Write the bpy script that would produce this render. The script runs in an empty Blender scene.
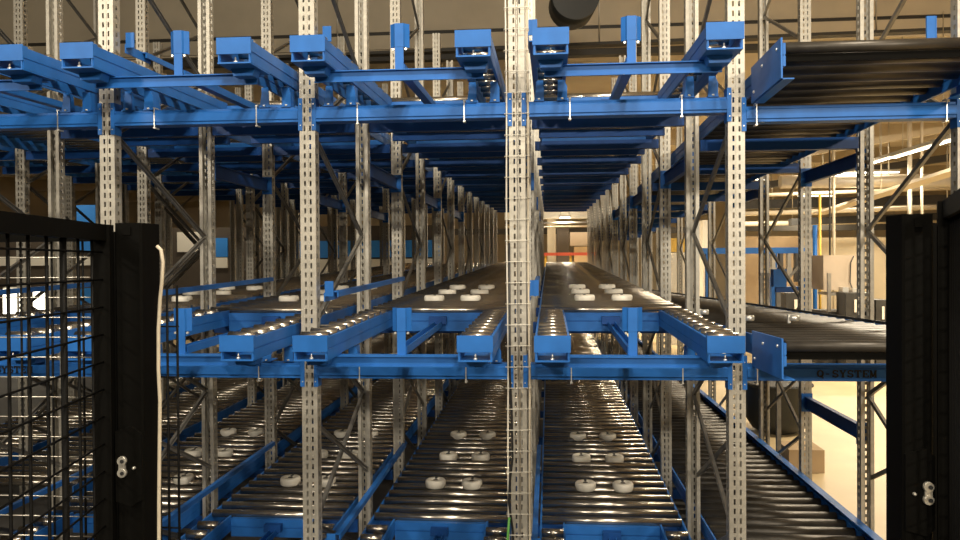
import bpy, math, random
from mathutils import Vector, Matrix, Euler
random.seed(7)
scene = bpy.context.scene
COL = scene.collection
PI = math.pi

# ------------------------------------------------------------------ view
F_PX = 800.0
CAM = Vector((0.0, -4.31, 2.10))
YAW, PITCH, ROLL = math.radians(4.93), math.radians(0.57), math.radians(-0.38)
CAM_ROT = Matrix.Rotation(YAW, 4, 'Z') @ Matrix.Rotation(PI/2 - PITCH, 4, 'X') @ Matrix.Rotation(ROLL, 4, 'Z')

def P(x, y, Y):
    """real-world point on the plane at depth Y seen at a photo pixel (used to survey the hall)"""
    d = CAM_ROT.to_3x3() @ Vector(((x-480)/F_PX, (270-y)/F_PX, -1.0))
    t = (Y - CAM.y)/d.y
    return CAM + d*t

# ------------------------------------------------------------------ materials
def mat(name, col, rough=.5, metal=0.0, noise=0.0, scale=20, bump=0.0, spec=None, emit=None, estr=0.0, stretch=None):
    m = bpy.data.materials.new(name); m.use_nodes = True
    nt = m.node_tree; b = nt.nodes['Principled BSDF']
    b.inputs['Base Color'].default_value = (*col, 1)
    b.inputs['Roughness'].default_value = rough
    b.inputs['Metallic'].default_value = metal
    if spec is not None: b.inputs['Specular IOR Level'].default_value = spec
    if emit:
        b.inputs['Emission Color'].default_value = (*emit, 1); b.inputs['Emission Strength'].default_value = estr
    if noise > 0 or bump > 0:
        tc = nt.nodes.new('ShaderNodeTexCoord'); mp = nt.nodes.new('ShaderNodeMapping')
        if stretch: mp.inputs['Scale'].default_value = stretch
        nt.links.new(tc.outputs['Object'], mp.inputs['Vector'])
        n = nt.nodes.new('ShaderNodeTexNoise'); n.inputs['Scale'].default_value = scale; n.inputs['Detail'].default_value = 3
        nt.links.new(mp.outputs['Vector'], n.inputs['Vector'])
        if noise > 0:
            r = nt.nodes.new('ShaderNodeValToRGB')
            r.color_ramp.elements[0].position = .3; r.color_ramp.elements[1].position = .7
            r.color_ramp.elements[0].color = (*[c*(1-noise) for c in col], 1)
            r.color_ramp.elements[1].color = (*[min(1, c*(1+noise)) for c in col], 1)
            nt.links.new(n.outputs['Fac'], r.inputs['Fac']); nt.links.new(r.outputs['Color'], b.inputs['Base Color'])
        if bump > 0:
            bp = nt.nodes.new('ShaderNodeBump'); bp.inputs['Strength'].default_value = bump; bp.inputs['Distance'].default_value = .01
            nt.links.new(n.outputs['Fac'], bp.inputs['Height']); nt.links.new(bp.outputs['Normal'], b.inputs['Normal'])
    return m
M = {}
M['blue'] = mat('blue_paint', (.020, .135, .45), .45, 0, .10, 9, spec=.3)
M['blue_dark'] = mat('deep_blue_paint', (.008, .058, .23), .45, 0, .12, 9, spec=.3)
M['zinc'] = mat('galvanised_steel', (.455, .425, .36), .45, .55, .12, 26)
M['brace'] = mat('galvanised_brace', (.22, .208, .185), .42, .5, .15, 18)
M['roller'] = mat('roller_steel', (.47, .43, .37), .24, .95, .08, 12)
M['roller_dark'] = mat('dark_roller_steel', (.060, .052, .042), .40, .5, .2, 10)  # darker, less metallic steel for the wide-lane rollers
M['cap'] = mat('zinc_bolt', (.8, .78, .72), .3, .6)
M['white'] = mat('white_plastic', (.86, .81, .70), .45, 0, .05, 30)
M['hub'] = mat('dark_hub', (.06, .055, .05), .5)
M['black'] = mat('black_powder_coat', (.0040, .0037, .0030), .62, 0, .1, 30, spec=.04)
M['wire'] = mat('black_wire', (.004, .0037, .0032), .55, spec=.08)
M['wirebright'] = mat('galvanised_wire', (.45, .42, .36), .35, .8)
M['lock'] = mat('satin_nickel', (.55, .52, .45), .35, .6)
M['keyhole'] = mat('keyhole_black', (.01, .01, .01), .6)
M['cream'] = mat('cream_cable_sheath', (.56, .49, .37), .5)
M['cableblack'] = mat('black_cable', (.012, .012, .012), .45)
M['green'] = mat('green_cable', (.10, .33, .06), .5)
M['tie'] = mat('clear_cable_tie', (.72, .68, .58), .35)
M['ink'] = mat('black_lettering', (.006, .007, .010), .6)
M['floor'] = mat('beige_resin_floor', (.68, .53, .30), .45, 0, .06, 2.0, 0)
M['floor_dark'] = mat('darkened_aisle_floor', (.075, .070, .062), .6, 0, .15, 1.5)  # floor colour darkened to cut light bouncing up under the rack
M['ceiling'] = mat('tan_ceiling_deck', (.50, .43, .32), .8, 0, .08, 1.2)
M['wall'] = mat('cream_wall', (.55, .47, .33), .8, 0, .06, 1.5)
M['wall_tan'] = mat('tan_wall', (.36, .30, .21), .8, 0, .06, 1.0)
M['wall_blue'] = mat('blue_wall_paint', (.03, .24, .72), .6, 0, .05, 1.0)
M['wall_white'] = mat('white_wall_paint', (.82, .78, .68), .7)
M['girder'] = mat('girder_paint', (.46, .39, .28), .6, 0, .06, 2)
M['darkgird'] = mat('dark_cable_tray', (.035, .03, .022), .6)
M['duct'] = mat('duct_sheet', (.62, .57, .48), .4, .3, .05, 4)
M['ductdark'] = mat('dark_duct', (.020, .021, .018), .55)
M['lamp'] = mat('lamp_tube', (1, .96, .85), .5, 0, emit=(1, .92, .74), estr=6)
M['lampcase'] = mat('lamp_housing', (.5, .47, .4), .5)
M['window'] = mat('lit_window', (1, .95, .8), .5, 0, emit=(1, .93, .74), estr=4.0)
M['beige'] = mat('beige_cabinet', (.46, .37, .275), .6, 0, .05, 3)
M['machine'] = mat('grey_machine', (.035, .033, .030), .5, 0, .2, 8)
M['steel'] = mat('machine_steel', (.42, .39, .34), .35, .7, .1, 8)
M['yellow'] = mat('yellow_paint', (.78, .50, .08), .5)
M['orange'] = mat('orange_paint', (.62, .16, .06), .5)
M['red'] = mat('red_orange_paint', (.60, .10, .05), .5)
M['brown'] = mat('brown_board', (.075, .058, .042), .7, 0, .1, 3)
M['carton'] = mat('carton_board', (.48, .34, .19), .8, 0, .08, 4)

# ------------------------------------------------------------------ mesh helpers
class MB:
    def __init__(s): s.v = []; s.f = []; s.sm = []
    def add(s, vs, fs, smooth=False):
        o = len(s.v); s.v += [tuple(v) for v in vs]
        for f in fs: s.f.append(tuple(o+i for i in f)); s.sm.append(smooth)
        return s
    def box(s, x0, x1, y0, y1, z0, z1):
        vs = [(x, y, z) for z in (z0, z1) for y in (y0, y1) for x in (x0, x1)]
        return s.add(vs, [(0,2,3,1),(4,5,7,6),(0,1,5,4),(2,6,7,3),(0,4,6,2),(1,3,7,5)])
    def bar(s, p0, p1, w, h, up=(0,0,1)):
        p0, p1 = Vector(p0), Vector(p1); d = (p1-p0).normalized(); u = Vector(up)
        a = d.cross(u)
        if a.length < 1e-4: a = d.cross(Vector((1,0,0)))
        a.normalize(); b = a.cross(d).normalized()
        vs = [q + a*(i*w/2) + b*(j*h/2) for q in (p0, p1) for i, j in ((-1,-1),(1,-1),(1,1),(-1,1))]
        return s.add(vs, [(0,3,2,1),(4,5,6,7),(0,1,5,4),(1,2,6,5),(2,3,7,6),(3,0,4,7)])
    def tube(s, pts, r, n=10, caps=True, close=False):
        pts = [Vector(p) for p in pts]; rings = []; vs = []
        prev = None
        for i, p in enumerate(pts):
            d = (pts[min(i+1, len(pts)-1)] - pts[max(i-1, 0)]).normalized()
            if prev is None:
                a = d.cross(Vector((0,0,1)))
                if a.length < 1e-3: a = d.cross(Vector((1,0,0)))
            else: a = prev - d*prev.dot(d)
            a.normalize(); prev = a; b = d.cross(a)
            rr = r[i] if isinstance(r, (list, tuple)) else r
            vs += [p + a*math.cos(2*PI*k/n)*rr + b*math.sin(2*PI*k/n)*rr for k in range(n)]
        o = len(s.v); s.v += [tuple(v) for v in vs]
        for i in range(len(pts)-1):
            for k in range(n):
                s.f.append((o+i*n+k, o+i*n+(k+1) % n, o+(i+1)*n+(k+1) % n, o+(i+1)*n+k)); s.sm.append(True)
        if caps:
            s.f.append(tuple(o+k for k in range(n))[::-1]); s.sm.append(False)
            e = o+(len(pts)-1)*n
            s.f.append(tuple(e+k for k in range(n))); s.sm.append(False)
        return s
    def prism(s, poly, axis, a, b):
        """polygon (2-D) extruded along axis 'x','y' or 'z' from a to b"""
        def pt(p, t):
            return {'x': (t, p[0], p[1]), 'y': (p[0], t, p[1]), 'z': (p[0], p[1], t)}[axis]
        n = len(poly); vs = [pt(p, a) for p in poly] + [pt(p, b) for p in poly]
        fs = [tuple(range(n))[::-1], tuple(range(n, 2*n))] + [(i, (i+1) % n, n+(i+1) % n, n+i) for i in range(n)]
        return s.add(vs, fs)
    def lathe(s, prof, n=20, c=(0,0,0), axis='z'):
        vs = []; m = len(prof)
        for r, h in prof:
            for k in range(n):
                x, y = r*math.cos(2*PI*k/n), r*math.sin(2*PI*k/n)
                q = (x, y, h) if axis == 'z' else ((h, x, y) if axis == 'x' else (x, h, y))
                vs.append((q[0]+c[0], q[1]+c[1], q[2]+c[2]))
        fs = [(i*n+k, i*n+(k+1) % n, (i+1)*n+(k+1) % n, (i+1)*n+k) for i in range(m-1) for k in range(n)]
        fs += [tuple(range(n))[::-1], tuple((m-1)*n+k for k in range(n))]
        s.add(vs, fs, True); s.sm[-1] = s.sm[-2] = False
        return s
    def mesh(s, name, material):
        me = bpy.data.meshes.new(name); me.from_pydata(s.v, [], s.f); me.update()
        import bmesh
        bm = bmesh.new(); bm.from_mesh(me); bmesh.ops.recalc_face_normals(bm, faces=bm.faces[:]); bm.to_mesh(me); bm.free()
        me.polygons.foreach_set('use_smooth', s.sm)
        me.materials.append(M[material]); return me
    def build(s, name, material, parent=None, loc=None, label=None):
        return place(s.mesh(name, material), name, parent, loc, label)

def place(me, name, parent=None, loc=None, label=None, rot=None):
    o = bpy.data.objects.new(name, me); COL.objects.link(o)
    if parent is not None: o.parent = parent
    if loc is not None: o.location = loc
    if rot is not None: o.rotation_euler = rot
    if label: o['label'] = label
    return o
def tag(o, label, cat, group=None):
    o['label'] = label; o['category'] = cat; o['kind'] = 'thing'
    if group: o['group'] = group
    return o
def thing(name, label, cat, loc=(0,0,0), rot=(0,0,0), group=None):
    o = bpy.data.objects.new(name, None); COL.objects.link(o); o.empty_display_size = .1
    o.location = loc; o.rotation_euler = rot
    return tag(o, label, cat, group)
def struct(o): o['kind'] = 'structure'; return o
KIDS = {}
def dup(root, loc, label, group=None):
    kids = {}
    for o in bpy.data.objects:
        if o.parent is not None: kids.setdefault(o.parent.name, []).append(o)
    def rec(o, parent):
        c = o.copy(); COL.objects.link(c)
        if parent is not None: c.parent = parent
        for k in kids.get(o.name, ()): rec(k, c)
        return c
    r = rec(root, None); r.location = loc; r['label'] = label
    if group: r['group'] = group
    return r

# ------------------------------------------------------------------ layout of the rack
PITCH_X = 1.143
ROW = {i: -0.166 + PITCH_X*(i-2) for i in range(-3, 5)}
STEP = 1.275
NPOST = 13
POST_TOP = 5.8
Z0 = {'lowest': .335, 'middle': 1.750, 'top': 3.168}
ZBEAM = {'middle': 1.513, 'top': 2.911}
LY = -.60
SL_OUT, SL_RET = .021, -.017
ROWW = {4: 'outermost row beside the bright hall',
        3: 'row between wide lane and fork lanes',
        2: 'cable-wrapped centre row',
        1: 'first row past the cable-wrapped one',
        0: 'second row past the cable-wrapped one',
        -1: 'third row past the cable-wrapped one',
        -2: 'fourth row past the cable-wrapped one',
        -3: 'fifth row past the cable-wrapped one'}
BAYW = {3: 'bay beside the bright hall',
        2: 'bay between wide lane and cable-wrapped upright',
        1: 'first bay past the cable-wrapped upright',
        0: 'second bay past the cable-wrapped upright',
        -1: 'third bay past the cable-wrapped upright',
        -2: 'fourth bay past the cable-wrapped upright',
        -3: 'fifth bay past the cable-wrapped upright'}
ORD = ['frontmost', 'second from front', 'third from front', 'fourth from front', 'fifth from front', 'sixth from front', 'rearmost single post']

# ---- upright post: perforated omega profile, open at the back
def post_mesh(POST_TOP):
    b = MB(); w, d, h = .043, .036, POST_TOP
    xs = [-w, -.0205, -.0105, .0105, .0205, w]
    for i in (0, 2, 4):
        b.add([(xs[i],-d,0),(xs[i+1],-d,0),(xs[i+1],-d,h),(xs[i],-d,h)], [(0,1,2,3)])
    n = int(h/.05)
    for k in range(n):
        z0, z1 = k*.05, k*.05+.021
        for i in (1, 3):
            b.add([(xs[i],-d,z0),(xs[i+1],-d,z0),(xs[i+1],-d,z1),(xs[i],-d,z1)], [(0,1,2,3)])
    for z in range(n*2):                    # small pips along both edges
        for x in (-.035, .035): b.add([(x-.0022,-d-.0006,z*.025+.01),(x+.0022,-d-.0006,z*.025+.01),(x+.0022,-d-.0006,z*.025+.015),(x-.0022,-d-.0006,z*.025+.015)], [(0,1,2,3)]) if 0 else None
    for s in (-1, 1):                        # sides with a slot column each
        x = s*w
        for y0, y1 in ((-d, -.012), (.008, d)):
            b.add([(x,y0,0),(x,y1,0),(x,y1,h),(x,y0,h)], [(0,1,2,3)])
        for k in range(n):
            z0, z1 = k*.05, k*.05+.026
            b.add([(x,-.012,z0),(x,.008,z0),(x,.008,z1),(x,-.012,z1)], [(0,1,2,3)])
        b.add([(x,d,0),(x-s*.024,d,0),(x-s*.024,d,h),(x,d,h)], [(0,1,2,3)])          # back lips
        b.add([(x-s*.024,d,0),(x-s*.024,.012,0),(x-s*.024,.012,h),(x-s*.024,d,h)], [(0,1,2,3)])
    # fold line down the middle of the face
    b.prism([(-.004,-d-.003),(.004,-d-.003),(.004,-d+.001),(-.004,-d+.001)], 'z', 0, h)
    return b.mesh('post', 'zinc')
post_tall, post_low = post_mesh(5.8), post_mesh(4.8)
fp = MB(); fp.box(-.075,.075,-.07,.07,0,.008); foot_me = fp.mesh('foot_plate', 'zinc')
def brace_me(z0, z1):
    b = MB(); a, c = Vector((0,.04,z0)), Vector((0,STEP-.04,z1))
    b.bar(a+Vector((-.010,0,0)), c+Vector((-.008,0,0)), .004, .028)
    b.bar(a+Vector((0,0,.013)), c+Vector((0,0,.013)), .016, .004); b.bar(a+Vector((0,0,-.013)), c+Vector((0,0,-.013)), .016, .004)
    return b.mesh('diagonal_brace', 'brace')
BRACES = []
n1 = [.09 + 1.1*k for k in range(6)]                 # nodes on the second post
for z in n1:
    BRACES.append(brace_me(z+.55 if z+.55 < POST_TOP else POST_TOP-.05, z))
    if z > .5: BRACES.append(brace_me(z-.55, z))
XB = MB(); XB.bar((.022,.04,1.19),(.022,STEP-.04,.64), .004, .028); XB.bar((.026,.04,1.203),(.026,STEP-.04,.653), .012, .004); XB.bar((.026,.04,1.177),(.026,STEP-.04,.627), .012, .004)
BRACES.append(XB.mesh('diagonal_brace', 'brace'))
def make_frame(row, k):
    lab = f"grey perforated upright frame, {ORD[k]}, {ROWW[row]}"
    r = thing('upright_frame', lab, 'rack upright', (ROW[row], STEP*2*k, 0), group='rack upright frames')
    post_me = post_tall if k < 2 else post_low
    place(post_me, 'post', r); place(foot_me, 'foot_plate', r)
    if 2*k+1 >= NPOST: return r
    place(post_me, 'post', r, (0, STEP, 0), rot=(0,0,PI)); place(foot_me, 'foot_plate', r, (0, STEP, 0))
    for m in BRACES:
        if k >= 2 and max(v.co.z for v in m.vertices) > 4.8: continue
        place(m, 'diagonal_brace', r)
    return r
for row in ROW:
    for k in range((NPOST+1)//2):
        if row == -3 and k < 2 or row == -2 and k < 1: continue
        make_frame(row, k)

# ---- front cross beams
def beam_profile(b, x0, x1, y0=-.045, y1=.045):
    prof = [(y0,-.041),(y0+.006,-.041),(y0+.006,-.027),(y0,-.023),(y0,.022),(y0+.010,.029),(y0+.010,.041),(y1,.041),(y1,-.041)]
    b.prism(prof, 'x', x0, x1); return b
def letters(text, h, parent, loc, pitch):
    """slab-serif capitals from bars, standing on the beam face"""
    T, t = .26, .14
    b = MB()
    def seg(x0, z0, x1, z1, w, off):
        b.bar((off+x0*h*.92, 0, z0*h), (off+x1*h*.92, 0, z1*h), w*h, .002, up=(0,1,0))
    def ring(off, a0, a1, cx, cz, rx, rz, w, n=14):
        pts = [(cx+rx*math.cos(a0+(a1-a0)*i/n), cz+rz*math.sin(a0+(a1-a0)*i/n)) for i in range(n+1)]
        for p, q in zip(pts, pts[1:]):
            vert = abs(q[1]-p[1]) > abs(q[0]-p[0])
            seg(p[0], p[1], q[0], q[1], w if vert else t*1.2, off)
    x = 0.0
    for ch in text:
        if ch == 'Q':
            ring(x, 0, 2*PI, .5, .5, .40, .44, T); seg(.48, .22, .95, -.12, T*.8, x)
        elif ch == '-': seg(.2, .45, .7, .45, .14, x)
        elif ch == 'S':
            ring(x, .2*PI, 1.5*PI, .5, .72, .34, .23, T*.8); ring(x, .5*PI, -.8*PI, .5, .27, .36, .23, T*.9)
            seg(.84, .70, .84, .98, t, x); seg(.14, .02, .14, .32, t, x)
        elif ch == 'Y':
            seg(.15, .97, .5, .45, T, x); seg(.85, .97, .5, .45, t, x); seg(.5, .48, .5, 0, T, x)
            seg(.0, .96, .38, .96, t, x); seg(.64, .96, 1, .96, t, x); seg(.28, .04, .72, .04, t, x)
        elif ch == 'T':
            seg(.5, .95, .5, 0, T, x); seg(.02, .94, .98, .94, t*1.3, x); seg(.06, 1, .06, .66, t, x); seg(.94, 1, .94, .66, t, x); seg(.28, .04, .72, .04, t, x)
        elif ch == 'E':
            seg(.25, 1, .25, 0, T, x); seg(.05, .95, .92, .95, t, x); seg(.05, .05, .92, .05, t, x); seg(.25, .5, .66, .5, t, x)
            seg(.90, 1, .90, .70, t, x); seg(.90, 0, .90, .30, t, x); seg(.66, .38, .66, .62, t, x)
        elif ch == 'M':
            seg(.15, 1, .15, 0, t, x); seg(.85, 1, .85, 0, T, x); seg(.15, .95, .5, .1, T, x); seg(.85, .95, .5, .1, t, x)
            seg(0, .04, .32, .04, t, x); seg(.66, .04, 1.04, .04, t, x); seg(0, .96, .22, .96, t, x); seg(.8, .96, 1.04, .96, t, x)
        x += pitch
    return b.build('lettering', 'ink', parent, loc)
conn = MB()
for s in (0,):
    conn.box(.026, .049, -.043, -.0375, -.088, .088); conn.box(.0445, .049, -.0375, .03, -.088, .088)
CONN_R = conn.mesh('end_connector', 'blue')
conn2 = MB(); conn2.v = [(-x, y, z) for x, y, z in conn.v]; conn2.f = [tuple(reversed(f)) for f in conn.f]; conn2.sm = conn.sm[:]
CONN_L = conn2.mesh('end_connector', 'blue')
cb = MB()
cb.lathe([(.0035, 0), (.0035, -.003)], 8, (.036, -.043, 0), 'y')
BOLT_R = cb.mesh('bolt', 'cap')
cb2 = MB(); cb2.v = [(-x, y, z) for x, y, z in cb.v]; cb2.f = [tuple(reversed(f)) for f in cb.f]; cb2.sm = cb.sm[:]
BOLT_L = cb2.mesh('bolt', 'cap')
clampm = MB(); clampm.box(-.0028,.0028,-.0485,-.0455,-.060,.056); clampm.box(-.006,.006,-.0485,.0,.050,.056); clampm.box(-.006,.006,-.0485,.0,-.060,-.053)
CLAMP = clampm.mesh('clamp_strip', 'cap')
LEVW = {'lowest': 'lowest level', 'middle': 'middle level', 'top': 'top level'}
def front_beam(bay, lev):
    xl, xr = ROW[bay]+.050, ROW[bay+1]-.050
    z = ZBEAM[lev] - (0 if bay < 3 else (.052 if lev == 'top' else .0))
    extra = ' with black lettering' if (lev == 'middle' and bay in (3, -1)) else ''
    r = thing('front_beam', f"blue front cross beam{extra}, {LEVW[lev]}, {BAYW[bay]}", 'rack beam', ((xl+xr)/2, 0, z), group='front cross beams')
    L = (xr-xl)/2
    b = MB(); beam_profile(b, -L, L); b.build('beam_body', 'blue', r)
    for s in (-1, 1):
        o = place(CONN_R if s < 0 else CONN_L, 'end_connector', r, (s*(L+.050), 0, 0))
        for q in (-.06, .055): place(BOLT_R if s < 0 else BOLT_L, 'bolt', o, (0, 0, q))
    if bay < 3:
        for s in (-1, 1): place(CLAMP, 'clamp_strip', r, (s*(L-.048-.163-.02), 0, 0))
    else:
        for s in (-1, 1): place(CLAMP, 'clamp_strip', r, (s*(L-.05), 0, 0))
    if extra:
        letters('Q-SYSTEM', .037, r, (-.172, -.0475, -.020), .0375)
    return r
for bay in range(-2, 4):
    for lev in ('middle', 'top'):
        front_beam(bay, lev)

# ---- blue tie beams between one frame and the next in a row
tb = MB(); L = STEP-.10
tb.box(-.006,.006, 0, L, -.05, .05); tb.box(-.02,.02, 0, L, .044,.05); tb.box(-.02,.02,0,L,-.05,-.044)
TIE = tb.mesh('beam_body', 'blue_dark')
tp = MB(); tp.box(-.044,.044,-.009,-.002,-.075,.075); TPL = tp.mesh('end_plate', 'blue')
tp = MB(); tp.box(-.044,.044,L+.002,L+.009,-.075,.075); TPL2 = tp.mesh('end_plate', 'blue')
GAPW = ['behind the frontmost frame', 'behind the second frame', 'behind the third frame']
for row in (0, 1, 2, 3, 4):
    for k in range(3):
        for zz, w in ((2.78, 'upper'), (.92, 'lower')):
            if zz < 1 and row != 4: continue
            r = thing('tie_beam', f"{w} dark blue tie beam {GAPW[k]}, {ROWW[row]}", 'rack beam',
                      (ROW[row], STEP*(2*k+1)+.05, zz), group='tie beams along the rows')
            place(TIE, 'beam_body', r); place(TPL, 'end_plate', r); place(TPL2, 'end_plate', r)

# ------------------------------------------------------------------ roller lanes
W = PITCH_X/2 - .098          # half width of a lane
AW = .163                     # width of a fork arm
LEND = 15.35                   # lane length from its front nose
Y_CROSS = 1.62                # where the full-width rollers begin (lane coordinates)
R_R = .027
LIFT = .018
def rail(b, x0, x1, y0, y1):
    """C-shaped lane rail: two ridges with a groove between, top at -.006"""
    xm = (x0+x1)/2
    b.box(x0, x1, y0, y1, -.055, -.004); b.box(x0, x1, y0, y1, -.108, -.062); b.box(min(x0,x1)+.003, max(x0,x1)-.003, y0, y1, -.062, -.055)
def roller_me(hl, r, material, ends=True):
    b = MB(); b.tube([(-hl,0,0),(hl,0,0)], r, 14)
    return b.mesh('roller', material)
ROL_FULL = roller_me(W-.012, R_R, 'roller'); ROL_ARM = roller_me(AW/2-.012, R_R, 'roller')
ROL_RET = roller_me(W-.0, .040, 'roller_dark'); 
ax = MB(); ax.lathe([(.016, 0), (.016, .008), (.008, .013)], 10, (0,0,0), 'x'); 
wheel = MB(); wheel.lathe([(.070,-.032),(.078,-.024),(.078,.016),(.070,.026),(.030,.026),(.028,.020)], 26)
WHEEL = wheel.mesh('guide_wheel', 'white')
hub = MB(); hub.lathe([(.018,.018),(.018,.024)], 12); hub.box(-.010,.010,.028,.074,.022,.0275); HUB = hub.mesh('hub', 'hub')

def flow_lane(simple=False):
    r = thing('roller_lane', 'x', 'roller conveyor', group='roller lanes')
    xo, xi = W, W-AW
    y_start = 2.2 if simple else 0.0
    # outer rails full length, inner rails of the fork arms
    for s in (-1, 1):
        b = MB(); rail(b, s*xo, s*(xo-.012), y_start, LEND); b.build('side_rail', 'blue', r)
        if simple: continue
        b = MB(); rail(b, s*xi, s*(xi+.012), .0, Y_CROSS); b.build('arm_rail', 'blue', r)
        # nose: fascia plate over an open box with a bolt
        c = s*(xo-AW/2); h = AW/2+.003
        b = MB(); b.box(c-h, c+h, -.012, -.004, -.070, .008); b.box(c-h+.004, c+h-.004, -.004, .035, -.004, .004)
        n = b.build('nose_plate', 'blue', r)
        b = MB(); b.box(c-h+.004, c+h-.004, -.01, .26, -.115, -.108); b.box(c-h+.006, c-h+.012, -.008, .02, -.108, -.07); b.box(c+h-.012, c+h-.006, -.008, .02, -.108, -.07)
        b.prism([(c-.060,-.116),(c+.060,-.116),(c+.048,-.150),(c-.048,-.150)], 'y', .10, .18)
        b.build('bottom_plate', 'blue', r)
        b = MB(); b.lathe([(.010,-.108),(.010,-.100),(.004,-.098),(.004,-.084),(.002,-.080)], 10, (c, .012, 0)); b.build('bolt', 'cap', n)
        # two feet carrying the arm on the beam
        for q in (-1, 1):
            x = c+q*(AW/2-.02)
            b = MB(); b.prism([(-.026,-.10),(.026,-.10),(.026,-.03),(.016-q*.006,0),(-.016-q*.006,0)], 'y', -.012, -.006)
            b.prism([(-.006,-.10),(.10,-.10),(.08,0),(-.006,0)], 'x', q*.014-.003, q*.014+.003)
            b.box(-.028, .028, -.02, .09, -.1, -.095)
            ft = b.build('support_foot', 'blue', r, (x, .575, -.116))
            b = MB(); b.lathe([(.007,-.095),(.007,-.087)], 8, (0, -.016, 0)); b.build('foot_bolt', 'cap', ft)
    if not simple:
        # bar across below the arms, pallet stop and its pull link
        b = MB(); b.box(-xo+.05, xo-.05, .208, .215, -.166, -.118); b.box(-xo+.05, xo-.05, .190, .27, -.122, -.117); b.box(-xo+.05, xo-.05, .200, .215, -.172, -.166)
        b.build('stop_bar', 'blue', r)
        b = MB()
        prof = [(-.022,.235),(.022,.235),(.028,.245),(.048,.262),(.048,.268),(.024,.253),(.018,.243),(-.018,.243),(-.024,.253),(-.048,.268),(-.048,.262),(-.028,.245)]
        b.prism(prof, 'z', .002, .118)
        b.prism([(-.0215,.236),(.0215,.236),(.0215,.2425),(-.0215,.2425)], 'z', -.117, .0015)
        st = b.build('pallet_stop', 'blue', r)
        for s in (-1, 1):
            b = MB(); b.lathe([(.006,.240),(.006,.252)], 10, (s*.032, 0, -.008), 'y'); b.build('stop_bolt', 'cap', st)
        b = MB(); b.box(-.024, -.019, .26, Y_CROSS, -.115, -.078); b.box(.019, .024, .26, Y_CROSS, -.115, -.078); b.box(-.024,.024,.26,Y_CROSS,-.117,-.112)
        b.build('pull_link', 'blue', r)
        b = MB(); b.box(-.062, .055, Y_CROSS-.06, Y_CROSS-.012, -.095, -.045); b.build('link_bracket', 'blue_dark', r)
        # cross channel at the root of the fork slot
        b = MB(); y = Y_CROSS
        b.box(-xi, xi, y-.012, y-.004, -.075, -.022); b.box(-xi, xi, y-.012, y-.004, -.145, -.083); b.box(-xi, xi, y-.004, y+.03, -.145, -.024); 
        b.build('cross_channel', 'blue', r)
        for s in (-1, 1):
            c = s*(xo-AW/2)
            for k in range(9):
                o = place(ROL_ARM, 'roller', r, (c, .075+k*.17, LIFT-R_R))
    b = MB()
    y = Y_CROSS+.055 if not simple else 2.3
    while y < LEND-.03:
        place(ROL_FULL, 'roller', r, (0, y, LIFT-R_R)); y += .17
    # cross members resting between the uprights
    for n in range(0 if not simple else 2, NPOST):
        yy = STEP*n - LY
        b = MB()
        if n == 0: continue
        b.box(-W-.045, W+.045, yy-.03, yy+.03, -.185, -.110)
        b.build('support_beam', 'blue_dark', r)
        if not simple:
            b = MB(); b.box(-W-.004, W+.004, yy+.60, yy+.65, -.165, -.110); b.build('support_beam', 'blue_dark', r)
    if not simple:
        for yy in (2.37, 3.15, 3.93):
            for s in (-1, 1):
                o = place(WHEEL, 'guide_wheel', r, (s*.14, yy, .022), 'white plastic disc wheel')
                place(HUB, 'hub', o)
        for yy in (2.74, 3.52):
            b = MB(); b.box(-W+.012, W-.012, yy, yy+.025, -.06, -.016); b.build('wheel_carrier', 'blue', r)
        # pallet guide along the upright with its bracket
        b = MB(); x = -W-.012
        b.bar((x,.85,.150),(x,3.0,.150), .010, .030); b.bar((x-.012,.85,.165),(x-.012,3.0,.165), .03, .006)
        b.build('guide_rail', 'blue', r)
        b = MB(); b.box(x-.024, x+.024, .665, .675, .15, .235); b.box(x-.03, x-.024, .665, .95, .12, .17); b.build('guide_bracket', 'blue', r)
    # round axle heads along the rail
    return r
def ret_lane():
    r = thing('roller_lane', 'x', 'roller conveyor', group='roller lanes')
    for s in (-1, 1):
        b = MB(); rail(b, s*(W+.022), s*(W+.010), .0, LEND); b.build('side_rail', 'blue', r)
        b = MB(); x = s*(W+.026)
        b.box(min(x, x+s*.008), max(x, x+s*.008), -.01, .52, -.165, .018)
        b.box(min(x, x-s*.05), max(x, x-s*.05), -.01, .5, -.170, -.164)
        p = b.build('side_plate', 'blue', r)
        for yy, zz in ((.05,-.02),(.30,-.03),(.46,-.12)):
            b = MB(); b.lathe([(.008, x+s*.008),(.008, x+s*.012),(.004, x+s*.015)], 10, (0, yy, zz), 'x'); b.build('bolt', 'cap', p)
    b = MB(); b.tube([(-W-.01,.030,-.020),(W+.01,.030,-.020)], .026, 18); b.build('front_roller', 'roller_dark', r)
    b = MB(); b.box(-W-.01, W+.01, .03, .06, -.080, -.048); b.build('front_strip', 'black', r)
    y = .12
    while y < LEND-.03:
        place(ROL_RET, 'roller', r, (0, y, -.040)); y += .17
    for n in range(1, NPOST):
        yy = STEP*n - LY
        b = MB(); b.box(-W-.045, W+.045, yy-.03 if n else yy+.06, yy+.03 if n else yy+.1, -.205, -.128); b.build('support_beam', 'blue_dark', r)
    return r
def guide_stubs(r):
    for x, yy in ((-.30, 1.55), (-.02, 1.55), (-.42, 2.4)):
        b = MB(); b.box(x-.008, x+.008, yy, yy+.02, -.02, .05); b.lathe([(.028,.0),(.032,.008),(.032,.03),(.026,.036)], 14, (x+.03, yy, .01)); b.build('guide_stub', 'cap', r)
def cx(bay): return (ROW[bay]+ROW[bay+1])/2
proto = flow_lane(); proto.rotation_euler.x = math.atan(SL_OUT)
psimple = flow_lane(True); psimple.rotation_euler.x = math.atan(SL_OUT)
pret = ret_lane(); pret.rotation_euler.x = math.atan(SL_RET)
first = {0: True, 1: True, 2: True}; lanes = {}
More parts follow.
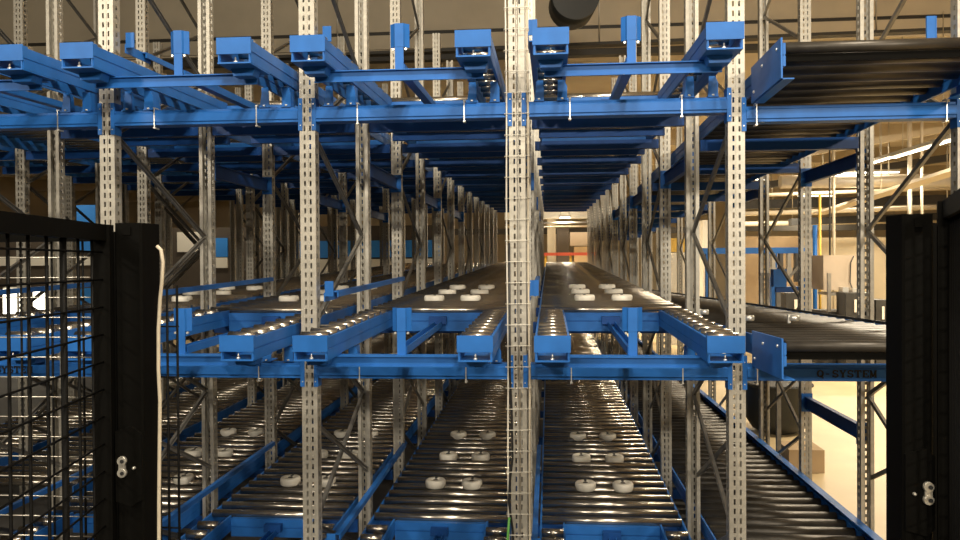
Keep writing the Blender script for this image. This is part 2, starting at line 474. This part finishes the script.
for bay in range(-3, 4):
    for lev in ('lowest', 'middle', 'top'):
        if bay < -1 and lev == 'middle': continue
        if bay == 3:
            q, pr, lab = 0, pret, f"wide dark roller lane without fork arms, {LEVW[lev]}, {BAYW[bay]}"
        elif bay >= -1:
            q, pr, lab = 1, proto, f"blue fork arm roller lane, {LEVW[lev]}, {BAYW[bay]}"
        else:
            q, pr, lab = 2, psimple, f"distant blue roller lane, {LEVW[lev]}, {BAYW[bay]}"
        loc = (cx(bay), LY, Z0[lev] - ((.088 if lev == 'top' else .022) if bay == 3 else 0))
        if first[q]:
            first[q] = False; pr.location = loc; pr['label'] = lab; o = pr
        else: o = dup(pr, loc, lab)
        lanes[bay, lev] = o
for (bay, lev), o in lanes.items():
    if bay >= -1 and bay < 3 and lev == 'top':
        for c in o.children:
            if c.name.startswith('support_foot'): c.scale.z = 1.10
    if bay >= -1 and bay < 3 and lev == 'middle':
        for c in o.children:
            if c.name.startswith('support_foot'): c.scale.z = .84
    if bay == 3:
        if lev == 'lowest': o.rotation_euler.x = -.004
        if lev == 'middle': guide_stubs(o)
        if lev == 'top':
            b = MB(); b.box(W-.050, W-.005, .66, .672, -.02, .30); b.box(W-.007, W+.0, .66, .76, -.02, .30); b.build('guide_bracket', 'blue', o)
        b = MB()
        if lev == 'lowest': b.box(W+.036, W+.046, .75, LEND, -.06, .045); b.box(W-.012, W+.046, .75, LEND, .040, .047)
        else: b.box(W+.036, W+.046, .75, LEND, -.06, .012)
        b.build('edge_guide', 'blue' if lev == 'lowest' else 'machine', o)

# ------------------------------------------------------------------ cables on the cable-wrapped upright
xr = ROW[2]
def wob(x, y, z0, z1, amp, ph, n=26):
    return [(x+amp*math.sin(ph+k*.9), y, z0+(z1-z0)*k/n) for k in range(n+1)]
def cable(name, mtl, pts, r, label):
    b = MB(); b.tube(pts, r, 8); o = b.build(name, mtl); tag(o, label, 'cable'); return o
cable('cable', 'tie', wob(xr-.056, -.050, .02, 4.9, .002, 0), .0045, 'thin pale cable running up the hidden-side edge of the cable-wrapped upright')
cable('cable', 'cream', wob(xr+.058, -.050, .02, 4.9, .002, 1), .006, 'cream cable running up the wide-lane edge of the cable-wrapped upright')
cable('cable', 'wirebright', wob(xr+.004, -.046, .02, 4.9, .0015, 2), .005, 'thin grey cable up the middle of the cable-wrapped upright face')
bl = [(xr+x,-.058,z) for x, z in ((-.030,.02),(-.030,.40),(-.034,.66),(-.055,.82),(-.050,.92),(-.034,1.05),(-.036,1.3),(-.045,1.5),(-.044,2.2))]
cable('cable', 'cableblack', bl, .006, 'black cable bulging off the lower part of the cable-wrapped upright')
cable('cable', 'green', [(xr-.064,-.074,.02),(xr-.064,-.074,.35),(xr-.066,-.074,.55),(xr-.060,-.074,.64),(xr-.052,-.074,.74)], .007, 'green cable rising low beside the cable-wrapped upright')
tie_b = MB()
z = .25; k = 0
TM = MB(); TM.tube([(-.066,-.03,0),(-.066,-.066,0),(.066,-.064,.002),(.066,-.03,0)], .0022, 6)
TMm = TM.mesh('cable_tie', 'tie')
HEI = ['lowest', 'second lowest', 'third lowest', 'fourth lowest', 'fifth lowest', 'sixth lowest']
zs = [.42+.112*i for i in range(28)]
for i, z in enumerate(zs):
    o = place(TMm, 'cable_tie', None, (xr, 0, z))
    tag(o, 'clear plastic cable tie wrapped around the cable-wrapped upright', 'cable tie', 'cable ties on the centre upright')
cable('cable', 'cream', [P(x, y, -2.155) for x, y in ((157,246),(161,250),(163,262),(162,280),(160,300),(158.5,330),(158.5,370),(160,400),(159.5,450),(159,500),(159,560),(159,680),(158,850),(158,1024))], .0052,
      'cream cable hanging down beside the black gate post with mesh gate')

# ------------------------------------------------------------------ safety gates in front of the rack
YG = -2.12
def wz(y, Y): return P(480, y, Y).z
def gate_post(xa, xb, label, lockx, mirror, lz):
    a, b_ = P(xa, 400, YG).x, P(xb, 400, YG).x
    top = wz(219, YG); c = (a+b_)/2
    r = thing('gate_post', label, 'gate post', (c, YG, 0)); h = (b_-a)/2
    b = MB(); b.prism([(-h,0),(-h+.006,-.006),(h-.006,-.006),(h,0),(h,.10),(-h,.10)], 'z', .02, top); b.build('post_tube', 'black', r)
    b = MB(); b.box(-h+.028, h-.03, -.010, -.004, top-.035, top-.012); b.build('top_plate', 'black', r)
    b = MB(); b.box(-h, h, -.03, .13, 0, .02); b.build('base_plate', 'black', r)
    b = MB(); e0, e1 = (-h-.10, -h+.01) if mirror > 0 else (h-.01, h+.10); b.box(e0, e1, .101, .112, .10, top-.02); b.build('door_stop', 'black', r)
    lx = lockx - c
    b = MB()
    q0, q1 = max(-h+.002, lx-.05), min(h-.002, lx+.045)
    prof = [(q0,-.10),(lx+.01,-.115),(q1,-.095),(q1,.095),(lx+.01,.115),(q0,.10)]
    b.prism([(p[0], lz+p[1]) for p in prof], 'y', -.016, -.006)
    b.build('lock_case', 'black', r)
    b = MB()
    for dz in (-.017, .017): b.lathe([(.0125,-.026),(.0135,-.022),(.0135,-.016)], 16, (lx-.012*mirror, 0, lz+dz), 'y')
    b.box(lx-.012*mirror-.009, lx-.012*mirror+.009, -.024, -.016, lz-.015, lz+.015)
    lp = b.build('lock_plate', 'lock', r, label='nickel lock plate with two keyholes')
    b = MB()
    for dz in (-.017, .017): b.lathe([(.0055,-.0285),(.0055,-.0265)], 12, (lx-.012*mirror+.003, 0, lz+dz), 'y')
    b.build('keyhole', 'keyhole', lp)
    for dx, rr in ((.022*mirror, .005),):
        b = MB(); b.lathe([(rr,-.010),(rr*.9,-.022),(rr*.4,-.026)], 12, (lx+dx, 0, lz-.003), 'y'); b.build('knob', 'lock', r)
    return r
gpl = gate_post(117, 144, 'black gate post with lock beside the mesh gate and cream cable', P(130, 470, YG).x, 1, 1.525)
gpr = gate_post(902, 933, 'black gate post with lock in front of the wide lane', P(920, 490, YG).x, -1, 1.49)
def mesh_leaf(name, label, p0, p1, z0, z1, nv, nh, heavy=(), stile=.018, knob=None):
    """framed wire-mesh leaf between two floor points"""
    p0, p1 = Vector(p0), Vector(p1); d = (p1-p0); ln = d.length; ang = math.atan2(d.y, d.x)
    r = thing(name, label, 'gate', (p0.x, p0.y, 0), (0, 0, ang))
    b = MB(); t = .018
    b.box(0, ln, -t, t, z1-.045, z1); b.box(0, ln, -t, t, z0, z0+.04); b.box(0, .035, -stile, stile, z0, z1); b.box(ln-.035, ln, -t, t, z0, z1)
    b.build('gate_frame', 'black', r)
    b = MB()
    for k in range(1, nv): b.tube([(ln*k/nv, 0, z0), (ln*k/nv, 0, z1-.02)], .0042 if k not in heavy else .009, 6)
    for k in range(1, nh): zz = z0+(z1-z0)*k/nh; b.tube([(.02, .005, zz), (ln-.02, .005, zz)], .0030, 6)
    b.build('wire_mesh', 'wire', r)
    if knob is not None:
        k = Matrix.Rotation(-ang, 3, 'Z') @ (knob - Vector((p0.x, p0.y, 0)))
        b = MB(); b.lathe([(.006,-.008),(.010,-.004),(.010,.006),(.005,.010)], 12, tuple(k), 'y'); b.build('knob', 'lock', r)
    return r
pl0, pl1 = P(105, 300, YG), P(0, 300, -2.72)
dl = Vector((pl1.x-pl0.x, pl1.y-pl0.y, 0)).normalized()
mesh_leaf('mesh_gate', 'black wire mesh gate standing open beside the lock post with cream cable', (pl0.x, pl0.y-.0, 0), (pl0.x+dl.x*1.15, pl0.y+dl.y*1.15, 0), .12, wz(221, YG), 12, 27, heavy=(3,), stile=.026, knob=P(106,472,YG-.012))
pr0 = P(945, 300, YG); pr1 = P(1015, 300, YG-.95)
mesh_leaf('mesh_gate', 'black wire mesh gate swung open at the lock post before the wide lane', (pr0.x+.001, pr0.y-.02, 0), (pr1.x, pr1.y, 0), .12, wz(208, YG), 24, 40, stile=.028, knob=P(952,488,YG-.026))
# fixed fence beside the gate, square to the rack
fx0, fx1 = P(-230, 300, -1.98).x, P(100, 300, -1.98).x
r = thing('mesh_fence', 'wire mesh fence panel standing behind the open mesh gate', 'fence', (fx0, -1.98, 0))
b = MB(); ln = fx1-fx0; top = wz(224, -1.98)
for zz in (.12, top-.04): b.box(0, ln, -.015, .015, zz, zz+.04)
b.box(0, .035, -.015, .015, 0, top); b.build('fence_frame', 'black', r)
b = MB()
zz = .17
while zz < top-.04: b.tube([(0, -.004, zz), (ln, -.004, zz)], .0019, 6); zz += .061
b.build('bright_wire', 'wirebright', r)
b = MB(); x = .04
while x < ln-.02: b.tube([(x, 0, .12), (x, 0, top)], .0034, 6); x += .1
b.build('dark_wire', 'wire', r)
# short strip of mesh beyond the post
x0, x1 = P(159, 300, -1.6).x, P(180, 300, -1.6).x
r = thing('mesh_fence', 'narrow strip of black wire mesh beside the cream cable', 'fence', (x0, -1.6, 0))
b = MB(); top = wz(284, -1.6)
for x in (P(167,300,-1.6).x-x0, P(177,300,-1.6).x-x0): b.tube([(x, 0, 0), (x, 0, top)], .0042, 6)
zz = .1
while zz < top+.01: b.tube([(0, .004, zz), (P(178,300,-1.6).x-x0, .004, zz)], .0032, 6); zz += .178
b.build('wire_mesh', 'wire', r)

# ------------------------------------------------------------------ hall: floor, ceiling, walls
XL, XR, YF, YB, ZC, ZH, YS = -24.0, 26.0, -13.0, 44.0, 6.05, 7.3, 10.5
def sbox(name, m, *a):
    b = MB(); b.box(*a); return struct(b.build(name, m))
sbox('floor', 'floor', 2.26, XR, YF, YB, -.1, 0)
sbox('floor_aisle', 'floor_dark', XL, 2.26, YF, 15.2, -.1, 0)
sbox('floor_far', 'floor', XL, 2.26, 15.2, YB, -.1, 0)
sbox('ceiling', 'ceiling', XL, XR, YS, YB, ZC, ZC+.1)
sbox('ceiling_high', 'ceiling', XL, XR, YF, YS, ZH, ZH+.1)
sbox('wall_bulkhead', 'girder', XL, XR, YS, YS+.1, 6.42, ZH)
sbox('wall_back', 'wall', XL, XR, YB, YB+.1, 0, ZC)
sbox('wall_left', 'wall_tan', XL-.1, XL, YF, YB, 0, ZH)
sbox('wall_right', 'wall', XR, XR+.1, YF, YB, 0, ZH)
sbox('wall_front', 'brown', XL, XR, YF-.1, YF, 0, ZH)  # unseen wall, darkened so the rollers reflect less light
# girders under the ceiling, running across the hall
for i, (y, h, m) in enumerate(((15,.5,'girder'),(20,.5,'girder'),(25,.5,'girder'),(31,.5,'girder'),(38,.5,'girder'))):
    sbox(f'trim_{i+1}', m, XL, XR, y, y+.22, ZC-h, ZC)
sbox('trim_10', 'darkgird', XL, XR, YS+.02, YS+.2, 6.36, 6.42)
sbox('trim_11', 'girder', XL, XR, YS-.05, YS+.15, 6.08, 6.34)
sbox('trim_12', 'darkgird', XL, XR, YS+.2, YS+.4, 5.93, 6.05)
# partition with blue band and white band, beyond the far rows
yb = 17.0
xa, xb = P(-60, 250, yb).x, P(440, 250, yb).x
sbox('wall_partition', 'brown', xa, xb, yb, yb+.1, 0, 3.1)
NT = [20]
def panel(m, x0, x1, y0, y1, Y, depth=.05):
    a, c = P(x0, y1, Y), P(x1, y0, Y)
    NT[0] += 1
    return sbox(f'trim_{NT[0]}', m, a.x, c.x, Y-depth, Y, a.z, c.z)
for x0, x1, y0, y1, m in ((296,440,240,258,'wall_blue'),(296,440,258.5,275,'wall_white'),(78,96,205,252,'wall_blue'),(79,97,288,309,'wall_blue'),(210,228,238,257,'wall_blue'),
                          (210,228,257.5,268,'wall_white'),(-20,96,256,266,'wall_white'),(178,200,232,252,'wall_white')):
    panel(m, x0, x1, y0, y1, yb)
for x0, x1, y1, l in ((4,19,322,'wide bright light panel seen through the mesh gate'),(34,44,317,'narrow bright light panel seen through the mesh gate')):
    a, c = P(x0, y1, 14.8), P(x1, 289, 14.8); r = thing('light_panel', l, 'light panel', ((a.x+c.x)/2, 14.8, 0)); h = (c.x-a.x)/2
    b = MB(); b.box(-h, h, -.03, .03, a.z, c.z); b.build('lit_face', 'window', r)
    b = MB(); b.box(-h-.05, h+.05, .031, .12, 0, c.z+.05); b.build('backing', 'lampcase', r)

# far end of the centre tunnel
for y0, y1, m, Y in ((206,219.5,'wall_white',19.5),(221,224,'darkgird',19.2),(225,227.5,'wall_white',19.4)):
    panel(m, 505, 640, y0, y1, Y, .15)
a = P(545, 262, 19)
def bbox_px(name, m, x0, x1, y0, y1, Y, depth, label, cat, ground=False):
    a, c = P(x0, y1, Y), P(x1, y0, Y)
    b = MB(); b.box(a.x, c.x, Y, Y+depth, 0 if ground else a.z, c.z); o = b.build(name, m)
    tag(o, label, cat); return o
r = thing('guard_rail', 'red orange guard rail across the far end of the centre tunnel', 'barrier', (P(540,250,18).x, 18, 0))
x1 = P(596,250,18).x - P(540,250,18).x; zt = P(560,252.6,18).z; zb = P(560,255.6,18).z
b = MB(); b.box(0, x1, 0, .06, zb, zt); b.build('rail', 'red', r)
for q in (.1, .55, .9):
    b = MB(); b.box(x1*q-.03, x1*q+.03, .0605, .11, 0, zt); b.build('rail_post', 'yellow', r)
for x0, x1_, y0, y1, m, l in ((570,596,232,246,'beige','beige carton on the pallet stack behind the red guard rail'),(574,596,246.5,262,'carton','brown carton under the beige one behind the red guard rail'),
                          (557,569,228,262,'brown','dark brown board stack beside cartons behind the red guard rail')):
    bbox_px('carton', m, x0, x1_, y0, y1, 21, .8, l, 'carton', ground=(y1 > 250))
for x0, x1_, l in ((547.5,555.5,'grey concrete column at the far end of the centre tunnel'),(600,606,'grey concrete column hidden behind far uprights beyond the tunnel')):
    bbox_px('concrete_column', 'girder', x0, x1_, 190, 262, 23, .4, l, 'column', True)

# bright machine hall beside the rack
r = thing('machine_cabinet', 'beige machine cabinet on grey machine base in the bright hall', 'machine', (P(843,300,12).x, 12, 0))
a, c = P(823,290,12), P(862,255,12); w = (c.x-a.x)/2
b = MB(); b.box(-w, w, 0, .8, a.z, c.z); b.build('housing', 'beige', r)
b = MB(); b.box(-w, w*1.2, -.25, .8, .0, a.z-.42); b.build('base', 'machine', r)
b = MB(); b.box(-w+.05, w*1.2, -.25, .5, a.z-.10, a.z-.05); b.box(-w, -w+.06, -.25, -.19, a.z-.42, c.z-.35); b.box(w*1.1, w*1.2, -.25, -.19, a.z-.42, a.z-.05); b.build('work_table', 'steel', r)
b = MB(); b.box(-w*.3, w*.75, -.15, .0, a.z-.36, a.z-.06); b.build('tool_head', 'hub', r)
b = MB(); b.box(-w*.2, w*.1, -.2, .0, a.z-.05, a.z+.06); b.box(w*.3, w*.8, -.2, .0, a.z-.05, a.z+.04); b.build('fitting', 'cap', r)
b = MB(); b.tube([(w*.5, -.05, c.z-.02), (w*.35,-.05,c.z-.15),(w*.32,-.05,a.z+.15),(w*.45,-.05,a.z)], .012, 8); b.build('hose', 'hub', r)
for x0, x1_, y0, y1, l in ((846,864,293,330,'dark machine control cabinet with white handle under the beige housing'),(786,804,293,312,'dark low machine box behind the second outer upright'),(876,889,300,322,'dark grey machine cabinet just beside the black lock post')):
    o = bbox_px('control_cabinet', 'machine', x0, x1_, y0, y1, 11.2, .5, l, 'cabinet', True)
    b = MB(); d = o.dimensions
    a, c = P(x0,y1,11.2), P(x1_,y0,11.2)
    b.box(a.x+(c.x-a.x)*.45, a.x+(c.x-a.x)*.62, 11.18, 11.2, c.z-.36, c.z-.12); h = b.build('handle', 'white', o)
r = thing('waste_bin', 'dark round bin on the floor beyond the outermost uprights', 'bin', (2.78, 5.75, 0))
b = MB(); b.lathe([(.20,0),(.30,.05),(.37,.16),(.38,.56),(.40,.60),(.36,.60),(.34,.30)], 28); b.build('bin_body', 'ductdark', r)
b = MB(); b.lathe([(.405,.57),(.415,.585),(.405,.60)], 28); b.build('rim', 'ductdark', r)
r = thing('carton', 'low brown carton on the floor in front of the dark round bin', 'carton', (2.52, 4.0, 0))
b = MB(); b.box(-.17,.17,-.2,.2,0,.22); b.build('carton_body', 'carton', r)
b = MB(); b.box(-.17,.0,-.2,.2,.2205,.226); b.box(.004,.17,-.2,.2,.2205,.226); b.build('flap', 'carton', r)
# blue gantry with working gear
Yg = 13.0
r = thing('steel_gantry', 'blue steel gantry with grey machinery hanging behind the wide lane', 'gantry', (P(745,250,Yg).x, Yg, 0))
gx = P(808,250,Yg).x-P(745,250,Yg).x; z1 = P(770,247.5,Yg).z; z0 = P(770,253.5,Yg).z
b = MB(); b.box(-.9, gx, 0, .2, z0, z1); b.build('top_beam', 'blue', r)
for q in (-.8, .55, gx-.12):
    b = MB(); b.box(q, q+.12, .02, .18, 0, z0); b.build('leg', 'blue', r)
for q in range(5):
    b = MB(); x = gx*.42+q*.16; b.box(x, x+.07, -.05, .1, z0-.5-.1*(q % 2), z0); b.box(x-.02,x+.09,-.06,.08,z0-.42,z0-.3); b.build('hanging_head', 'hub' if q % 2 else 'steel', r)
b = MB(); b.box(gx*.5, gx*.95, -.1, .2, z0-.78, z0-.70); b.build('cross_rail', 'blue', r)
b = MB(); b.bar((gx*.55,-.05,z0-.72),(gx*.95,-.05,z0-.1), .05, .05); b.build('strut', 'brace', r)
# blue control box on a rail by the outer row
r = thing('control_box', 'small blue control box on a rail behind the outer uprights', 'control box', (P(770,290,3.55).x+.075, 3.55, P(770,287,3.55).z))
b = MB(); b.box(-.055,.065,-.05,.05,-.0,.17); b.build('box_body', 'blue', r)
b = MB(); b.box(-.025,.19,-.02,.02,-.05,-.0); b.build('mounting_rail', 'blue_dark', r)
b = MB(); b.box(-.02,.02,-.02,.02,-P(770,287,3.55).z,-.05); b.build('post', 'brace', r)
# pallets of goods in the hall (yellow, orange and pale blocks seen between uprights)
for x0, x1_, y0, y1, Y, m, l in ((670,687,238,252,16,'yellow','yellow crate seen between uprights above an orange one'),
    (669,688,252.5,275,16,'wall_white','pale crate under the yellow one between uprights'),
    (745,774,256,303,17,'wall_white','tall cream panel standing under the blue gantry'),
    (672,679,343,353,16.9,'orange','orange crate seen low between far uprights'),
    (703,712,220,262,17,'wall_white','pale panel seen between uprights beside the yellow crate')):
    bbox_px('crate', m, x0, x1_, y0, y1, Y, .6, l, 'crate', y0 > 252 or y0 < 225)
bbox_px('storage_cabinet', 'carton', 745, 800, 236, 246, 15, .5, 'long tan cabinet row behind and above the blue gantry', 'cabinet', True)
bbox_px('partition_screen', 'wall', 800, 900, 237, 256, 20, .2, 'cream partition screen behind the beige machine cabinet', 'screen', True)
# vertical service pipes
for x, Y, rr, m, y0, l in ((808,12.5,.03,'cream',150,'cream vertical pipe beside the second outer upright'),(834,14.3,.035,'cream',120,'pale vertical service pipe above the beige machine cabinet'),
    (830,13.4,.02,'machine',120,'thin dark vertical pipe above the beige machine cabinet'),(815,14.6,.05,'blue',225,'blue steel post behind the second outer upright'),
    (820,13.7,.03,'yellow',195,'short yellow pipe beside the cream vertical pipe'),(910,13.9,.05,'duct',100,'grey vertical pipe above the black lock post'),(922,13.2,.03,'cream',100,'cream vertical pipe above the black lock post')):
    p = P(x, 300, Y); b = MB()
    zt = ZC if y0 < 160 else P(x, y0, Y).z
    b.tube([(p.x, Y, .0), (p.x, Y, zt)], rr, 8); tag(b.build('service_pipe', m), l, 'pipe')
# ceiling services over the bright hall
def run(name, m, pts, r_, label, cat, n=12):
    b = MB(); b.tube(pts, r_, n); o = b.build(name, m); tag(o, label, cat)
    p0, p1 = Vector(pts[0]), Vector(pts[-1])
    if abs(p1.z-p0.z) > 1:
        h = MB(); h.tube([(p1.x, p1.y, p1.z-.06), (p1.x, p1.y, p1.z)], r_*1.25, 16); h.build('ceiling_mount', m, o)
    else:
        for q in (.2, .5, .8):
            e = p0.lerp(p1, q); h = MB(); h.tube([(e.x, e.y, e.z+r_*.98), (e.x, e.y, ZC if e.y > YS else ZH)], .014, 6); h.build('hanger', 'wirebright', o)
    return o
run('air_duct', 'duct', [P(780,182,16), P(1000,180,16)], .16, 'white round air duct crossing the bright hall under the ceiling', 'duct')
run('hanging_drum', 'ductdark', [P(576,-5,7.0), P(576,-5,7.0)+Vector((-.05,.7,.05))], .335, 'big dark round drum hanging above the top roller lanes', 'drum', 28)
run('air_duct', 'duct', [Vector((P(586,80,18).x, 18, 3.6)), Vector((P(586,80,18).x, 18, ZC))], .2, 'pale vertical air duct beyond the top roller lanes', 'duct')
for i, (pa, pb, w, h, m, l) in enumerate((
    (P(818,214,19), P(990,160,9.5), .35, .06, 'cream', 'pale cable tray running away under the hall ceiling'),
    (P(790,222,26), P(1000,214,26), .4, .25, 'machine', 'dark cable tray far back across the bright hall'),
    (P(740,205,24), P(1000,198,24), .4, .3, 'machine', 'dark pipe rack across the bright hall below the white duct'),
    (P(735,165,15), P(1000,120,15), .3, .15, 'girder', 'tan cable tray crossing high above the wide lane'),
    (P(735,190,22), P(1000,150,20), .3, .2, 'darkgird', 'dark cable tray crossing high in the bright hall'),
    (P(735,228,34), P(1000,226,34), .3, .3, 'darkgird', 'dark service tray at the far wall of the bright hall'),
    (P(450,232,30), P(700,230,30), .3, .25, 'darkgird', 'dark service tray crossing beyond the end of the centre tunnel'),
    (P(230,60,9.55), P(1000,28,9.55), .2, .05, 'darkgird', 'thin dark cable tray crossing above the far top roller lanes'))):
    r = thing('cable_tray', l, 'cable tray', tuple(pa)); d = pb-pa
    b = MB(); b.bar((0,0,0), d, w, h); b.build('tray', m, r)
    for q in (.15, .5, .85):
        b = MB(); e = d*q; b.tube([(e.x, e.y, e.z+h/2), (e.x, e.y, (ZC if pa.y > YS else ZH)-pa.z)], .012, 6); b.build('hanger', 'wirebright', r)
for pa, pb, rr, l in ((P(742,214,19.7), P(1000,205,19.7), .07, 'cream pipe crossing the bright hall just above the lower dark tray'),
                      (P(742,224,27), P(1000,219,27), .09, 'lower cream pipe crossing far back in the bright hall'),
                      (P(742,196,18), P(1000,186,18), .05, 'thin cream pipe crossing close below the white air duct')):
    run('ceiling_pipe', 'cream', [pa, pb], rr, l, 'pipe')
# lamps: ceiling battens seen in the hall, plus others added to light it
def area(loc, sx, sy, power, col=(1,.87,.66), rot=(0,0,0)):
    l = bpy.data.lights.new('lamp_light', 'AREA'); l.shape = 'RECTANGLE'; l.size, l.size_y = sx, sy; l.energy = power; l.color = col
    o = bpy.data.objects.new('lamp_light', l); COL.objects.link(o); o.location = loc; o.rotation_euler = rot; return o
def batten(loc, L_, label, power, ang=0.0, col=(1,.87,.66)):
    r = thing('ceiling_lamp', label, 'ceiling lamp', loc, (0,0,ang))
    b = MB(); b.box(-L_/2, L_/2, -.07, .07, 0, .06); b.build('housing', 'lampcase', r)
    b = MB(); b.tube([(-L_/2+.03,0,-.02),(L_/2-.03,0,-.02)], .022, 8); b.build('tube', 'lamp', r)
    b = MB(); b.tube([(-L_/3,0,.06),(-L_/3,0,ZC-loc[2])], .008, 6); b.tube([(L_/3,0,.06),(L_/3,0,ZC-loc[2])], .008, 6); b.build('suspension', 'wirebright', r)
    area((loc[0], loc[1], loc[2]-.06), L_, .3, power, col, (0,0,ang)); return r
HL = [((P(922,148,9.8)), 2.2, 'bright ceiling lamp high above the black lock post', 130),
      ((P(893,156,13)), 2.0, 'second bright ceiling lamp behind the first above the lock post', 130),
      (Vector((6.5, 5.0, 5.2)), 1.6, 'added fill lamp over the hall floor beside the outer uprights', 420),  # unseen lamps from here on, added to light hall floor and walls
      (Vector((9.5, 10.0, 5.2)), 1.6, 'added fill lamp over the hall floor beyond the black lock post', 420),
      (Vector((7.0, 16.5, 5.0)), 1.6, 'added fill lamp over the beige machine cabinet', 420),
      (Vector((7.0, 25.0, 5.0)), 1.6, 'added fill lamp far back in the bright hall', 420),
      (Vector((12.0, 33.0, 5.0)), 1.6, 'added fill lamp before the far wall of the bright hall', 420),
      (P(868,172,20), 1.8, 'small added lamp deep in the bright hall behind the outermost rear uprights', 90),  # small battens added to brighten the depth of the hall
      (P(790,205,25), 1.8, 'tiny added lamp deep in the bright hall behind the blue gantry', 90),
      (P(830,200,28), 1.8, 'tiny added lamp deep in the bright hall above the beige cabinet', 90),
      (P(565,217,18.9), .35, 'bright ceiling lamp beyond the end of the centre tunnel', 260),
      (Vector((-2.0, 21.0, 5.0)), 1.6, 'added fill lamp between the rack end and the far hall', 260),  # this and the next two added to light back room and partition
      (Vector((-9.0, 15.9, 5.2)), 1.6, 'added fill lamp in front of the blue and white partition wall', 70),
      (Vector((-14.0, 15.4, 5.2)), 1.6, 'added fill lamp above the light panels behind the mesh gate', 70),
      (Vector((0.5, 16.0, 5.0)), 1.6, 'added fill lamp above the far end of the top roller lanes', 120),  # added lamp, kept out of view behind the top lanes
      (P(427,161,6.5), .0, None, 0)]
for loc, L_, lab, pw in HL:
    if lab: batten(tuple(loc), L_, lab, pw, PI/2 if 'above the lock post' in lab or 'the black lock post' in lab else 0)
# lamps of the aisle in front of the rack, behind the viewer
WARM = (1, .90, .74)
def spot_area(loc, aim, sx, sy, power, col=WARM):
    d = (Vector(aim)-Vector(loc)).normalized(); q = d.to_track_quat('-Z', 'Y').to_euler()
    return area(loc, sx, sy, power, col, q)
spot_area((1.0, -3.4, 6.8), (.2, .5, 2.8), .35, .12, 180)
spot_area((.2, -3.7, 6.8), (-.8, .5, 2.8), .35, .12, 180)
spot_area((1.8, -11.6, 5.0), (0, 0, 1.6), .8, .4, 290)
spot_area((-2.4, -11.9, 5.2), (-.8, 0, 1.6), .8, .4, 250)
spot_area((-6.0, -7.0, 5.8), (-3.2, 1, 2.2), .6, .3, 260)
spot_area((5.2, -9.5, 4.8), (2.0, 1, 1.4), .6, .3, 330)  # fill added low to get light onto the lettered beam

w = bpy.data.worlds.new('world'); scene.world = w; w.use_nodes = True
w.node_tree.nodes['Background'].inputs['Color'].default_value = (1, .88, .7, 1)
w.node_tree.nodes['Background'].inputs['Strength'].default_value = .015

# ------------------------------------------------------------------ camera and colour
cd = bpy.data.cameras.new('camera'); cam = bpy.data.objects.new('camera', cd); COL.objects.link(cam)
cd.sensor_width = 36; cd.lens = F_PX/960*36; cd.clip_start = .05; cd.clip_end = 200
cam.matrix_world = Matrix.Translation(CAM) @ CAM_ROT
scene.camera = cam
vs = scene.view_settings
vs.view_transform = 'Standard'; vs.look = 'None'; vs.gamma = 1; vs.exposure = 0; vs.use_curve_mapping = False
